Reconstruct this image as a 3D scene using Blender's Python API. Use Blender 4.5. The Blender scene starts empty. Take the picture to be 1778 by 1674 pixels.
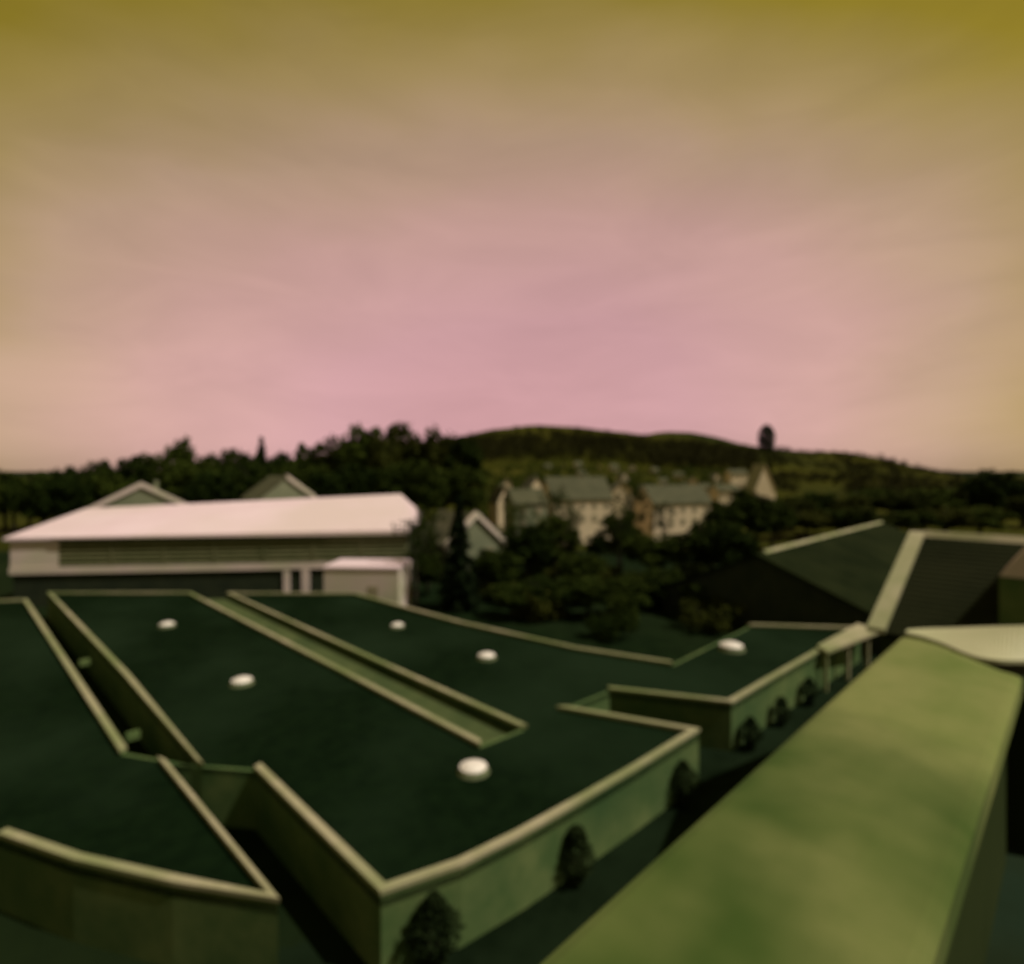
import bpy, bmesh, math, random
from mathutils import Vector, Matrix
random.seed(7)
S2 = math.sqrt(2.0)
scene = bpy.context.scene
COL = scene.collection

# ------------------------------------------------------------------ camera
# world X runs along the low buildings' front, world Y along their roof bars;
# the camera stands at the parapet of a tall block and looks along (1, 1, 0)
CAM_Z, FPX, CX, HY = 17.0, 1000.0, 889.0, 815.0
cam = bpy.data.cameras.new('camera')
cam.sensor_width = 36.0
cam.lens = 36.0 * FPX / 1778.0
cam.shift_y = -(837.0 - HY) / 1778.0
cam.clip_start = 0.05
cam.clip_end = 20000.0
cam.dof.use_dof = True                       # simple lens: everything a little soft
cam.dof.focus_distance = 0.16
cam.dof.aperture_fstop = 9.5
co = bpy.data.objects.new('camera', cam)
co.location = (0, 0, CAM_Z)
co.rotation_euler = (math.radians(90), 0, math.radians(-45))
COL.objects.link(co)
scene.camera = co

# ------------------------------------------------------------------ sky and sun
SUN_EL = math.radians(54)
SUN_TO = Vector((0.44, -0.90, 0)).normalized()      # horizontal direction towards the sun
w = bpy.data.worlds.new('World')
scene.world = w
w.use_nodes = True
nt = w.node_tree
nt.nodes.clear()
def N(t, kind, **kw):
    n = t.nodes.new(kind)
    for k, v in kw.items():
        setattr(n, k, v)
    return n
out = N(nt, 'ShaderNodeOutputWorld')
bg = N(nt, 'ShaderNodeBackground')
bg.inputs['Strength'].default_value = 0.10
sky = N(nt, 'ShaderNodeTexSky', sky_type='NISHITA')
sky.sun_disc = False
sky.sun_elevation = SUN_EL
sky.sun_rotation = math.atan2(SUN_TO.x, SUN_TO.y)
sky.air_density = 1.0
sky.dust_density = 1.5
bw = N(nt, 'ShaderNodeRGBToBW')
tc = N(nt, 'ShaderNodeTexCoord')
ramp = N(nt, 'ShaderNodeValToRGB')
el = ramp.color_ramp.elements
el[0].position, el[0].color = 0.0, (3.95, 2.15, 2.25, 1)
el[1].position, el[1].color = 1.0, (1.85, 1.60, 0.80, 1)  # sky beyond the view, raised to brighten the shaded walls
for p, c in ((0.16, (4.3, 2.42, 2.5, 1)), (0.31, (4.25, 2.56, 2.25, 1)), (0.41, (3.55, 2.38, 1.62, 1)), (0.48, (2.85, 2.02, 0.85, 1)), (0.565, (2.1, 1.55, 0.18, 1)), (0.69, (1.4, 1.02, 0.03, 1))):
    e = el.new(p); e.color = c
noi = N(nt, 'ShaderNodeTexNoise')
noi.inputs['Scale'].default_value = 1.6
noi.inputs['Detail'].default_value = 3.0
noi.inputs['Roughness'].default_value = 0.55
mp = N(nt, 'ShaderNodeMapping')
mp.inputs['Scale'].default_value = (1, 1, 2.4)
ma = N(nt, 'ShaderNodeMath', operation='MULTIPLY_ADD')
ma.inputs[1].default_value = 0.16
ma.inputs[2].default_value = -0.08
ad = N(nt, 'ShaderNodeMath', operation='ADD')
lum = N(nt, 'ShaderNodeMath', operation='POWER')
lum.inputs[1].default_value = 0.3
# a wide pink glow low over the hill; the sky turns olive away from it
def vdot(v):
    n = N(nt, 'ShaderNodeVectorMath', operation='DOT_PRODUCT')
    n.inputs[1].default_value = v
    nt.links.new(tc.outputs['Generated'], n.inputs[0])
    return n.outputs['Value']
def msq(sock, k, c):
    n = N(nt, 'ShaderNodeMath', operation='MULTIPLY_ADD'); n.inputs[1].default_value = k; n.inputs[2].default_value = c
    nt.links.new(sock, n.inputs[0])
    q = N(nt, 'ShaderNodeMath', operation='MULTIPLY'); nt.links.new(n.outputs[0], q.inputs[0]); nt.links.new(n.outputs[0], q.inputs[1])
    return q.outputs[0]
q1 = msq(vdot((0.7071, -0.7071, 0)), 0.56, 0.02); q2 = msq(vdot((0, 0, 1)), 1.0, -0.10); q3 = msq(vdot((0.7071, 0.7071, 0)), 0.7, -0.7)
s1 = N(nt, 'ShaderNodeMath', operation='ADD'); s2_ = N(nt, 'ShaderNodeMath', operation='ADD'); rad = N(nt, 'ShaderNodeMath', operation='SQRT')
nt.links.new(q1, s1.inputs[0]); nt.links.new(q2, s1.inputs[1]); nt.links.new(s1.outputs[0], s2_.inputs[0]); nt.links.new(q3, s2_.inputs[1]); nt.links.new(s2_.outputs[0], rad.inputs[0])
mul = N(nt, 'ShaderNodeMixRGB', blend_type='MULTIPLY')
mul.inputs['Fac'].default_value = 1.0
L = nt.links.new
L(tc.outputs['Generated'], mp.inputs['Vector'])
L(mp.outputs[0], noi.inputs['Vector'])
L(noi.outputs['Fac'], ma.inputs[0])
L(rad.outputs[0], ad.inputs[0])
L(ma.outputs[0], ad.inputs[1])
L(ad.outputs[0], ramp.inputs['Fac'])
L(sky.outputs[0], bw.inputs[0])
L(bw.outputs[0], lum.inputs[0])
L(lum.outputs[0], mul.inputs['Color1'])
L(ramp.outputs['Color'], mul.inputs['Color2'])
# thin streaky cloud
cl = N(nt, 'ShaderNodeTexNoise'); cl.inputs['Scale'].default_value = 3.2; cl.inputs['Detail'].default_value = 9.0; cl.inputs['Roughness'].default_value = 0.6; cl.inputs['Distortion'].default_value = 0.6
cmp_ = N(nt, 'ShaderNodeMapping'); cmp_.inputs['Scale'].default_value = (1, 1, 3.6)
cm = N(nt, 'ShaderNodeMapRange'); cm.inputs['From Min'].default_value = 0.3; cm.inputs['From Max'].default_value = 0.7; cm.inputs['To Min'].default_value = 0.93; cm.inputs['To Max'].default_value = 1.08
m2 = N(nt, 'ShaderNodeMixRGB', blend_type='MULTIPLY'); m2.inputs['Fac'].default_value = 1.0
L(tc.outputs['Generated'], cmp_.inputs['Vector']); L(cmp_.outputs[0], cl.inputs['Vector']); L(cl.outputs['Fac'], cm.inputs['Value'])
L(mul.outputs[0], m2.inputs['Color1']); L(cm.outputs[0], m2.inputs['Color2'])
L(m2.outputs[0], bg.inputs['Color'])
L(bg.outputs[0], out.inputs[0])

sl = bpy.data.lights.new('sun', 'SUN')
sl.energy = 3.1
sl.angle = math.radians(0.6)
sl.color = (1.0, 0.97, 0.82)
so = bpy.data.objects.new('sun', sl)
to_sun = Vector((SUN_TO.x * math.cos(SUN_EL), SUN_TO.y * math.cos(SUN_EL), math.sin(SUN_EL)))
so.rotation_euler = to_sun.to_track_quat('Z', 'Y').to_euler()
so.location = (0, -20, 60)
COL.objects.link(so)

scene.view_settings.view_transform = 'Standard'
scene.view_settings.look = 'None'
scene.view_settings.gamma = 1.0
scene.view_settings.exposure = 0.0
scene.view_settings.use_curve_mapping = False

# ------------------------------------------------------------------ materials
def mat(name, a, b=None, scale=3.0, detail=6.0, rough=0.85, bump=0.15, lo=0.35, hi=0.65, spec=0.3, stretch=(1, 1, 1), c=None, cscale=0.3):
    m = bpy.data.materials.new(name)
    m.use_nodes = True
    t = m.node_tree
    p = t.nodes['Principled BSDF']
    p.inputs['Roughness'].default_value = rough
    p.inputs['Specular IOR Level'].default_value = spec
    tcn = N(t, 'ShaderNodeTexCoord')
    mpn = N(t, 'ShaderNodeMapping')
    mpn.inputs['Scale'].default_value = stretch
    t.links.new(tcn.outputs['Object'], mpn.inputs['Vector'])
    n = N(t, 'ShaderNodeTexNoise')
    n.inputs['Scale'].default_value = scale
    n.inputs['Detail'].default_value = detail
    n.inputs['Roughness'].default_value = 0.62
    t.links.new(mpn.outputs[0], n.inputs['Vector'])
    r = N(t, 'ShaderNodeValToRGB')
    r.color_ramp.elements[0].position = lo
    r.color_ramp.elements[1].position = hi
    r.color_ramp.elements[0].color = (*a, 1)
    r.color_ramp.elements[1].color = (*(b or a), 1)
    t.links.new(n.outputs['Fac'], r.inputs['Fac'])
    src = r.outputs['Color']
    if c:
        n2 = N(t, 'ShaderNodeTexNoise')
        n2.inputs['Scale'].default_value = cscale
        n2.inputs['Detail'].default_value = 4.0
        t.links.new(tcn.outputs['Object'], n2.inputs['Vector'])
        r2 = N(t, 'ShaderNodeValToRGB')
        r2.color_ramp.elements[0].position = 0.42
        r2.color_ramp.elements[1].position = 0.68
        t.links.new(n2.outputs['Fac'], r2.inputs['Fac'])
        mx = N(t, 'ShaderNodeMixRGB')
        mx.inputs['Color2'].default_value = (*c, 1)
        t.links.new(r2.outputs['Color'], mx.inputs['Fac'])
        t.links.new(src, mx.inputs['Color1'])
        src = mx.outputs[0]
    t.links.new(src, p.inputs['Base Color'])
    if bump:
        bn = N(t, 'ShaderNodeBump')
        bn.inputs['Strength'].default_value = bump
        bn.inputs['Distance'].default_value = 0.05
        t.links.new(n.outputs['Fac'], bn.inputs['Height'])
        t.links.new(bn.outputs[0], p.inputs['Normal'])
    return m

M = dict(
    grass=mat('dark_grass', (0.004, 0.009, 0.003), (0.008, 0.016, 0.005), 0.5, rough=1.0, spec=0.03, bump=0.4, c=(0.013, 0.02, 0.007), cscale=0.06),
    yard=mat('dark_asphalt', (0.004, 0.008, 0.003), (0.008, 0.014, 0.006), 0.8, rough=1.0, spec=0.03, c=(0.010, 0.018, 0.008), cscale=0.15),
    hill=mat('meadow_hill', (0.034, 0.036, 0.004), (0.065, 0.058, 0.007), 0.02, rough=1.0, spec=0.03, bump=0, c=(0.014, 0.019, 0.003), cscale=0.01),
    roof=mat('bitumen_roof', (0.0026, 0.0075, 0.0025), (0.005, 0.0125, 0.004), 1.2, rough=1.0, spec=0.03, c=(0.010, 0.020, 0.009), cscale=0.09),
    coping=mat('pale_coping', (0.28, 0.26, 0.14), (0.42, 0.35, 0.24), 0.6, bump=0.1, c=(0.19, 0.215, 0.085), cscale=0.12),
    wall=mat('rendered_wall', (0.070, 0.115, 0.034), (0.125, 0.16, 0.055), 0.7, c=(0.042, 0.085, 0.026), cscale=0.2),
    slotstrip=mat('slot_strip_green', (0.055, 0.075, 0.022), (0.085, 0.10, 0.035), 0.8, c=(0.04, 0.06, 0.018), cscale=0.3),  # tone of the sunlit slot wall, for the added strip
    dome=mat('milky_dome', (0.82, 0.72, 0.68), (0.88, 0.78, 0.74), 2.0, rough=0.35, bump=0, spec=0.5),
    curb=mat('dome_curb', (0.10, 0.12, 0.06), (0.16, 0.17, 0.09), 3.0),
    whiteroof=mat('white_metal_roof', (0.80, 0.58, 0.66), (0.85, 0.64, 0.72), 0.15, rough=0.6, bump=0.02, c=(0.72, 0.55, 0.56), cscale=0.05),
    whitewall=mat('white_wall', (0.58, 0.45, 0.42), (0.68, 0.53, 0.50), 0.4, c=(0.5, 0.45, 0.33), cscale=0.2),
    louvre=mat('louvre', (0.11, 0.115, 0.05), (0.16, 0.15, 0.075), 0.4, rough=0.6),
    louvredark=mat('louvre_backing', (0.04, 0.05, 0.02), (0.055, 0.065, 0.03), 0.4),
    darkwall=mat('dark_wall', (0.012, 0.018, 0.008), (0.022, 0.028, 0.012), 0.5),
    darkroof=mat('dark_tile_roof', (0.008, 0.010, 0.004), (0.015, 0.017, 0.007), 0.9, rough=1.0, spec=0.04, stretch=(1, 1, 3), c=(0.019, 0.02, 0.009), cscale=0.15),
    farroof=mat('far_dark_roof', (0.006, 0.010, 0.003), (0.011, 0.015, 0.005), 0.4, rough=1.0, spec=0.04, c=(0.016, 0.020, 0.007), cscale=0.1),
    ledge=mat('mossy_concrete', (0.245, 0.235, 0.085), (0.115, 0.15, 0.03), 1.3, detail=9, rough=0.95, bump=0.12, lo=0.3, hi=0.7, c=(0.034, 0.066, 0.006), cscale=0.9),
    deck=mat('terrace_deck', (0.014, 0.022, 0.010), (0.022, 0.032, 0.015), 2.0, spec=0.05, c=(0.012, 0.026, 0.016), cscale=1.0),
    blockwall=mat('block_wall', (0.022, 0.032, 0.010), (0.036, 0.046, 0.016), 0.5, spec=0.05),
    flash=mat('metal_flashing', (0.42, 0.40, 0.24), (0.50, 0.45, 0.30), 1.4, rough=0.55, bump=0.03),
    house=mat('house_render', (0.70, 0.54, 0.38), (0.78, 0.60, 0.44), 0.25, c=(0.60, 0.48, 0.31), cscale=0.12),
    housedim=mat('grey_house_render', (0.15, 0.16, 0.10), (0.22, 0.22, 0.14), 0.25),
    hroof=mat('grey_green_tiles', (0.055, 0.054, 0.027), (0.085, 0.078, 0.042), 0.4, stretch=(1, 1, 2.5)),
    hroofpale=mat('pale_tiles', (0.22, 0.22, 0.13), (0.30, 0.28, 0.18), 0.4),
    glass=mat('window_glass', (0.30, 0.25, 0.17), (0.38, 0.31, 0.21), 0.4, rough=0.15, bump=0, spec=0.5),
    frame=mat('window_frame', (0.34, 0.28, 0.2), (0.38, 0.31, 0.23), 1.0),
    bark=mat('bark', (0.020, 0.018, 0.010), (0.035, 0.030, 0.016), 4.0, stretch=(1, 1, 0.3)),
)
def leafmat(name, a, b):
    m = bpy.data.materials.new(name); m.use_nodes = True
    t = m.node_tree; p = t.nodes['Principled BSDF']
    p.inputs['Roughness'].default_value = 0.9
    p.inputs['Specular IOR Level'].default_value = 0.05
    oi = N(t, 'ShaderNodeObjectInfo')
    tcn = N(t, 'ShaderNodeTexCoord')
    n = N(t, 'ShaderNodeTexNoise'); n.inputs['Scale'].default_value = 0.9; n.inputs['Detail'].default_value = 3
    t.links.new(tcn.outputs['Object'], n.inputs['Vector'])
    av = N(t, 'ShaderNodeMath', operation='MULTIPLY_ADD'); av.inputs[1].default_value = 0.6; av.inputs[2].default_value = -0.3
    t.links.new(oi.outputs['Random'], av.inputs[0])
    ad2 = N(t, 'ShaderNodeMath', operation='ADD')
    t.links.new(av.outputs[0], ad2.inputs[0]); t.links.new(n.outputs['Fac'], ad2.inputs[1])
    r = N(t, 'ShaderNodeValToRGB')
    r.color_ramp.elements[0].position = 0.25; r.color_ramp.elements[1].position = 0.8
    r.color_ramp.elements[0].color = (*a, 1); r.color_ramp.elements[1].color = (*b, 1)
    t.links.new(ad2.outputs[0], r.inputs['Fac'])
    t.links.new(r.outputs['Color'], p.inputs['Base Color'])
    return m
M['leaf'] = leafmat('dark_leaves', (0.013, 0.022, 0.003), (0.042, 0.056, 0.008))
M['leafolive'] = leafmat('olive_leaves', (0.022, 0.028, 0.004), (0.050, 0.052, 0.009))
M['needle'] = leafmat('dark_needles', (0.007, 0.013, 0.004), (0.016, 0.024, 0.007))
M['wood'] = leafmat('brown_wood_leaves', (0.018, 0.017, 0.004), (0.036, 0.032, 0.008))

# dark green patches get denser towards the near end of the parapet (object x runs along it)
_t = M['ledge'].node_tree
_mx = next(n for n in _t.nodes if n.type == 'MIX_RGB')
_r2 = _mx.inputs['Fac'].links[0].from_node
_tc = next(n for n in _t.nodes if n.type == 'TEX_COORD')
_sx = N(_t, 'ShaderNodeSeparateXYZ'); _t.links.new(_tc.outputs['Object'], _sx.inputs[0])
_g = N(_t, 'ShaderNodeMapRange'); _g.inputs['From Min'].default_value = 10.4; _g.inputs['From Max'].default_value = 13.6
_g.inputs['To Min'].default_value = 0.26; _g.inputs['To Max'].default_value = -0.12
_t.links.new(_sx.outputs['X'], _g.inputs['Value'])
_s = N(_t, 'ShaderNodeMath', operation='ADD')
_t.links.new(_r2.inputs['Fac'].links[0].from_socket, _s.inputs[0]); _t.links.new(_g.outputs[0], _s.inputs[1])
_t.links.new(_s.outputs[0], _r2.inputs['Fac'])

# ------------------------------------------------------------------ mesh helpers
class MB:
    def __init__(s):
        s.v, s.f = [], []
    def add(s, vs, fs):
        o = len(s.v); s.v += [tuple(p) for p in vs]; s.f += [tuple(i + o for i in f) for f in fs]; return s
    def hexa(s, b, t):                # bottom quad, top quad (same winding, CCW from above)
        return s.add(list(b) + list(t), [(3, 2, 1, 0), (4, 5, 6, 7), (0, 1, 5, 4), (1, 2, 6, 5), (2, 3, 7, 6), (3, 0, 4, 7)])
    def box(s, x0, x1, y0, y1, z0, z1):
        q = [(x0, y0), (x1, y0), (x1, y1), (x0, y1)]
        return s.hexa([(x, y, z0) for x, y in q], [(x, y, z1) for x, y in q])
    def poly(s, pts, z0, z1):         # vertical extrusion of a polygon
        n = len(pts)
        vs = [(x, y, z0) for x, y in pts] + [(x, y, z1) for x, y in pts]
        fs = [tuple(range(n))[::-1], tuple(range(n, 2 * n))] + [(i, (i + 1) % n, n + (i + 1) % n, n + i) for i in range(n)]
        return s.add(vs, fs)
    def build(s, name, m, parent=None, bevel=0.0, smooth=False):
        me = bpy.data.meshes.new(name)
        me.from_pydata(s.v, [], s.f)
        bm = bmesh.new(); bm.from_mesh(me)
        bmesh.ops.recalc_face_normals(bm, faces=bm.faces)
        if bevel:
            bmesh.ops.bevel(bm, geom=list(bm.edges), offset=bevel, segments=2, affect='EDGES', clamp_overlap=True)
        bm.to_mesh(me); bm.free()
        if smooth:
            me.polygons.foreach_set('use_smooth', [True] * len(me.polygons))
        me.materials.append(M[m])
        o = bpy.data.objects.new(name, me)
        COL.objects.link(o)
        o.parent = parent
        return o

def tag(o, label=None, cat=None, group=None, kind=None):
    if label: o['label'] = label
    if cat: o['category'] = cat
    if group: o['group'] = group
    if kind: o['kind'] = kind
    return o
def empty(name, loc=(0, 0, 0), rz=0.0):
    o = bpy.data.objects.new(name, None)
    o.empty_display_size = 0.5
    o.location = loc; o.rotation_euler = (0, 0, rz)
    COL.objects.link(o)
    return o
def FR(fwd, right):                     # forward / right metres -> world x, y
    return ((fwd + right) / S2, (fwd - right) / S2)
def at(px, d):                          # column of the picture and distance -> world x, y
    return FR(d, (px - CX) / FPX * d)
def zpx(y, d):
    return CAM_Z - (y - HY) / FPX * d
def P(px, y, z):                        # point on the level z seen at a pixel
    return at(px, (CAM_Z - z) * FPX / (y - HY))

# ------------------------------------------------------------------ ground and hill
g = MB()
n, R = 24, 6000.0
for i in range(n + 1):
    for j in range(n + 1):
        g.v.append((-R + 2 * R * i / n, -R + 2 * R * j / n, 0.0))
for i in range(n):
    for j in range(n):
        a = i * (n + 1) + j
        g.f.append((a, a + n + 1, a + n + 2, a + 1))
tag(g.build('ground', 'grass'), kind='structure')
y = MB().add([(-30, 0.9, 0.004), (64, 0.9, 0.004), (64, 16.5, 0.004), (9, 20, 0.004), (-30, 45, 0.004)], [(0, 1, 2, 3, 4)])
tag(y.build('courtyard', 'yard'), 'dark asphalt courtyard between the tall block and the low buildings', kind='structure')

RIDGE = [(-900, 880), (-400, 870), (0, 852), (150, 840), (300, 815), (600, 790), (720, 770), (800, 757), (860, 746), (930, 739), (1000, 741),
         (1080, 749), (1120, 755), (1150, 750), (1200, 752), (1240, 759), (1290, 771), (1330, 777), (1400, 783), (1460, 785),
         (1520, 795), (1600, 811), (1680, 828), (1778, 842), (2200, 850), (2900, 850)]
FD = [(105, -0.012), (125, 0.004), (250, 0.10), (400, 0.255), (560, 0.60), (700, 1.0), (860, 0.75), (1200, 0.2), (1600, -0.05)]
def lerp(tab, x):
    if x <= tab[0][0]: return tab[0][1]
    for (x0, y0), (x1, y1) in zip(tab, tab[1:]):
        if x <= x1:
            t = (x - x0) / (x1 - x0)
            t = t * t * (3 - 2 * t) * 0.5 + t * 0.5
            return y0 + (y1 - y0) * t
    return tab[-1][1]
def hillz(px, d):
    Rz = max(CAM_Z + (HY - lerp(RIDGE, px)) / FPX * 700.0, 2.0)
    wob = 0.6 * math.sin(px * 0.021 + d * 0.02) * max(0, lerp(FD, d)) * 1.5
    return Rz * lerp(FD, d) + wob
hm = MB()
cols = list(range(-900, 2901, 20)); ds = [105, 115, 125, 145, 170, 200, 230, 265, 300, 340, 380, 420, 460, 500, 540, 580, 620, 655, 680, 700, 720, 760, 860, 1000, 1200, 1600]
for d in ds:
    for c in cols:
        x_, y_ = at(c, d)
        hm.v.append((x_, y_, hillz(c, d)))
nc = len(cols)
for i in range(len(ds) - 1):
    for j in range(nc - 1):
        a = i * nc + j
        hm.f.append((a, a + 1, a + nc + 1, a + nc))
tag(hm.build('hill', 'hill', smooth=True), 'olive meadow hill rising behind the houses', kind='structure')

# ------------------------------------------------------------------ low flat-roofed building with slots and notches
RZ, ROOFZ = 3.0, 2.72
low = empty('flat_roof_building', (20, 30, 0))
tag(low, 'low building with dark flat roofs edged by pale copings', 'building')
LO = Vector((20, 30, 0))
def lowpart(mb, name, m, **k):
    mb.v = [(x - LO.x, y_ - LO.y, z) for x, y_, z in mb.v]
    return mb.build(name, m, low, **k)
main_pts = [(10.45, 16.6), (13.2, 15.75), (16.0, 15.4), (19.1, 15.2), (23.1, 15.0), (29.1, 14.85),       # curved front
            (26.35, 21.9), (30.5, 21.65), (33.9, 15.2), (40.4, 15.0), (48.1, 14.7), (58.0, 14.3),          # notch and second front
            (52.1, 21.75), (37.9, 21.5), (35.7, 28.6), (34.2, 40.7), (33.6, 58.9),                         # right side
            (23.4, 69.2), (22.8, 37.2), (22.6, 22.0), (19.9, 22.2), (20.15, 37.3), (20.5, 72.4),           # slot
            (9.0, 83.8), (9.1, 46.5), (8.9, 30.2), (6.75, 34.2), (6.8, 49.8), (6.9, 81.1),                 # slot beside the left bar
            (-8, 90), (-6.5, 46), (1.7, 29.7), (3.5, 25.8), (5.7, 22.0), (7.9, 18.7), (7.8, 31.6), (10.65, 27.8)]
lowpart(MB().poly(main_pts, ROOFZ - 0.3, ROOFZ), 'roof', 'roof')
def off(a, b, w0, w1):               # quad beside segment a-b, from offset w0 to w1 on its left (interior) side
    d = Vector((b[0] - a[0], b[1] - a[1])).normalized(); n_ = Vector((-d.y, d.x))
    return [(a[0] + n_.x * w0, a[1] + n_.y * w0), (b[0] + n_.x * w0, b[1] + n_.y * w0), (b[0] + n_.x * w1, b[1] + n_.y * w1), (a[0] + n_.x * w1, a[1] + n_.y * w1)]
def inset(pts, w):
    r = []
    n_ = len(pts)
    for i in range(n_):
        p0, p1, p2 = (Vector(pts[i - 1]), Vector(pts[i]), Vector(pts[(i + 1) % n_]))
        d1 = (p1 - p0).normalized(); d2 = (p2 - p1).normalized()
        n1 = Vector((-d1.y, d1.x)); n2 = Vector((-d2.y, d2.x))
        m_ = n1 + n2
        k = w / max(0.35, m_.length_squared / 2)
        q = p1 + m_ / 2 * k
        r.append((q.x, q.y))
    return r
np_ = len(main_pts)
runs = {'coping': [(0, 5), (5, 6), (7, 8), (8, 11), (11, 12), (13, 16), (16, 17), (17, 19), (20, 22), (22, 23), (23, 25), (26, 28), (28, 29), (31, 34), (34, 35), (36, 37)]}
outer, inner = inset(main_pts, -0.09), inset(main_pts, 0.60)
wo, wi = inset(main_pts, 0.0), inset(main_pts, 0.44)
for a, b in runs['coping']:
    mb = MB()
    for i in range(a, b):
        j, i0 = (i + 1) % np_, i % np_
        q = [outer[i0], outer[j], inner[j], inner[i0]]
        mb.hexa([(x, y_, RZ - 0.13) for x, y_ in q], [(x, y_, RZ + 0.02) for x, y_ in q])
    lowpart(mb, 'coping', 'coping')
for i in range(np_):
    j = (i + 1) % np_
    has = any(a <= i < b for a, b in runs['coping'])
    top = RZ - 0.13 if has else ROOFZ + 0.02
    q = [wo[i], wo[j], wi[j], wi[i]]
    lowpart(MB().hexa([(x, y_, -0.05) for x, y_ in q], [(x, y_, top) for x, y_ in q]), 'wall', 'wall')
lowpart(MB().poly([(22.55, 22.3), (22.75, 37.2), (23.3, 69.0), (20.55, 71.8), (20.2, 37.3), (19.95, 22.5)], 2.15, 2.3), 'added_slot_strip', 'slotstrip')  # raised strip added to fill the slot with its lit wall's mid-green
# short upstands across the left slot
for px, yy in ((222, 1268), (140, 1143)):
    p = P(px, yy, RZ)
    lowpart(MB().box(p[0] - 0.1, p[0] + 0.55, p[1] - 0.15, p[1] + 0.15, ROOFZ - 0.3, RZ - 0.15), 'upstand', 'wall', bevel=0.03)
# entrance canopy at the far end of the front, on posts
cp = [(47.6, 13.9), (57.0, 12.5), (58.2, 14.55), (48.6, 14.95)]
lowpart(MB().poly(cp, RZ + 0.03, RZ + 0.25), 'canopy', 'coping')
for x, y_ in ((48.2, 14.1), (52.0, 13.6), (55.8, 13.1)):
    lowpart(MB().box(x - 0.14, x + 0.14, y_ - 0.02, y_ + 0.26, 0, RZ + 0.03), 'canopy_post', 'coping')

# roof domes
def dome_mesh(mb, r, h, z0, seg=28, rings=7):
    vs = [(r * math.cos(2 * math.pi * k / seg) * math.cos(a), r * math.sin(2 * math.pi * k / seg) * math.cos(a), z0 + h * math.sin(a))
          for a in [math.pi / 2 * i / rings for i in range(rings)] for k in range(seg)] + [(0, 0, z0 + h)]
    fs = [(i * seg + k, i * seg + (k + 1) % seg, (i + 1) * seg + (k + 1) % seg, (i + 1) * seg + k) for i in range(rings - 1) for k in range(seg)]
    fs += [((rings - 1) * seg + k, (rings - 1) * seg + (k + 1) % seg, len(vs) - 1) for k in range(seg)]
    return mb.add(vs, fs)
def ring(mb, r0, r1, z0, z1, seg=28):
    c = [(math.cos(2 * math.pi * k / seg), math.sin(2 * math.pi * k / seg)) for k in range(seg)]
    vs = [(r0 * a, r0 * b, z0) for a, b in c] + [(r1 * a, r1 * b, z1) for a, b in c]
    return mb.add(vs, [(k, (k + 1) % seg, seg + (k + 1) % seg, seg + k) for k in range(seg)])
domes = [((822, 1327), 1.0, 'milky dome skylight beside the inner end of the long roof slot'),
         ((845, 1135), 0.98, 'milky dome skylight on the right roof bar, nearer of two in its row'),
         ((690, 1082), 0.85, 'dull dome skylight on the right roof bar, nearer the white hall'),
         ((1270, 1120), 1.35, 'large milky dome skylight on the roof wing beside the entrance canopy'),
         ((420, 1178), 1.0, 'milky dome skylight on the middle roof bar, midway along it'),
         ((290, 1081), 0.95, 'milky dome skylight on the middle roof bar, nearest the white hall')]
curb_proto = dome_proto = rim_proto = None
for (px, yy), s, lab in domes:
    x_, y_ = P(px, yy, ROOFZ + 0.35)
    e = tag(empty('skylight_dome', (x_, y_, ROOFZ)), lab, 'skylight', 'dome skylights on the flat roofs')
    e.scale = (s, s, s)
    if curb_proto is None:
        curb_proto = ring(ring(MB(), 0.78, 0.66, -0.02, 0.22), 0.66, 0.50, 0.22, 0.22).build('curb', 'curb', e)
        dome_proto = dome_mesh(MB(), 0.56, 0.19, 0.25).build('dome', 'dome', e, smooth=True)
        rim_proto = ring(ring(ring(MB(), 0.64, 0.64, 0.20, 0.27), 0.64, 0.56, 0.27, 0.27), 0.56, 0.56, 0.27, 0.22).build('rim', 'dome', e)
    else:
        for pr in (curb_proto, dome_proto, rim_proto):
            c = pr.copy(); COL.objects.link(c); c.parent = e

# ------------------------------------------------------------------ white hall behind
ex0, ey0 = at(18, 70.5)
ex1, ey1 = at(712, 76.0)
hall = empty('long_hall', (ex0, ey0, 0), math.atan2(ey1 - ey0, ex1 - ex0))
tag(hall, 'long hall with bright white pitched roof above a louvred facade', 'hall')
HL = math.hypot(ex1 - ex0, ey1 - ey0)
# local x along the facade, y away from the camera
MB().box(0.15, HL - 0.15, 0.3, 26, -0.05, 4.1).build('base_wall', 'darkwall', hall)
MB().box(-0.2, HL + 0.2, 0.0, 1.0, 4.1, 4.95).build('sill_band', 'whitewall', hall)
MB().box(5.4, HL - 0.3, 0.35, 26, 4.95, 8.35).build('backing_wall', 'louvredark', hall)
MB().box(-0.1, 5.4, 0.1, 26, 4.95, 8.3).build('end_panel', 'whitewall', hall)
for k in range(6):
    z = 5.05 + k * 0.55
    MB().hexa([(5.4, 0.04, z), (HL - 0.3, 0.04, z), (HL - 0.3, 0.36, z + 0.30), (5.4, 0.36, z + 0.30)],
              [(5.4, 0.04, z + 0.06), (HL - 0.3, 0.04, z + 0.06), (HL - 0.3, 0.36, z + 0.40), (5.4, 0.36, z + 0.40)]).build('louvre', 'louvre', hall)
for k in range(1, 7):
    x = 5.4 + (HL - 5.7) * k / 7
    MB().box(x - 0.08, x + 0.08, -0.02, 0.3, 4.95, 8.3).build('mullion', 'louvre', hall)
HR0, HR1 = 11.0, 12.9
rv = [(-0.6, -0.3, 8.3), (HL + 0.6, -0.3, 8.75), (HL - 2.2, 13, HR1), (1.0, 13, HR0), (-0.6, 26.4, 8.3), (HL + 0.6, 26.4, 8.75)]
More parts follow.
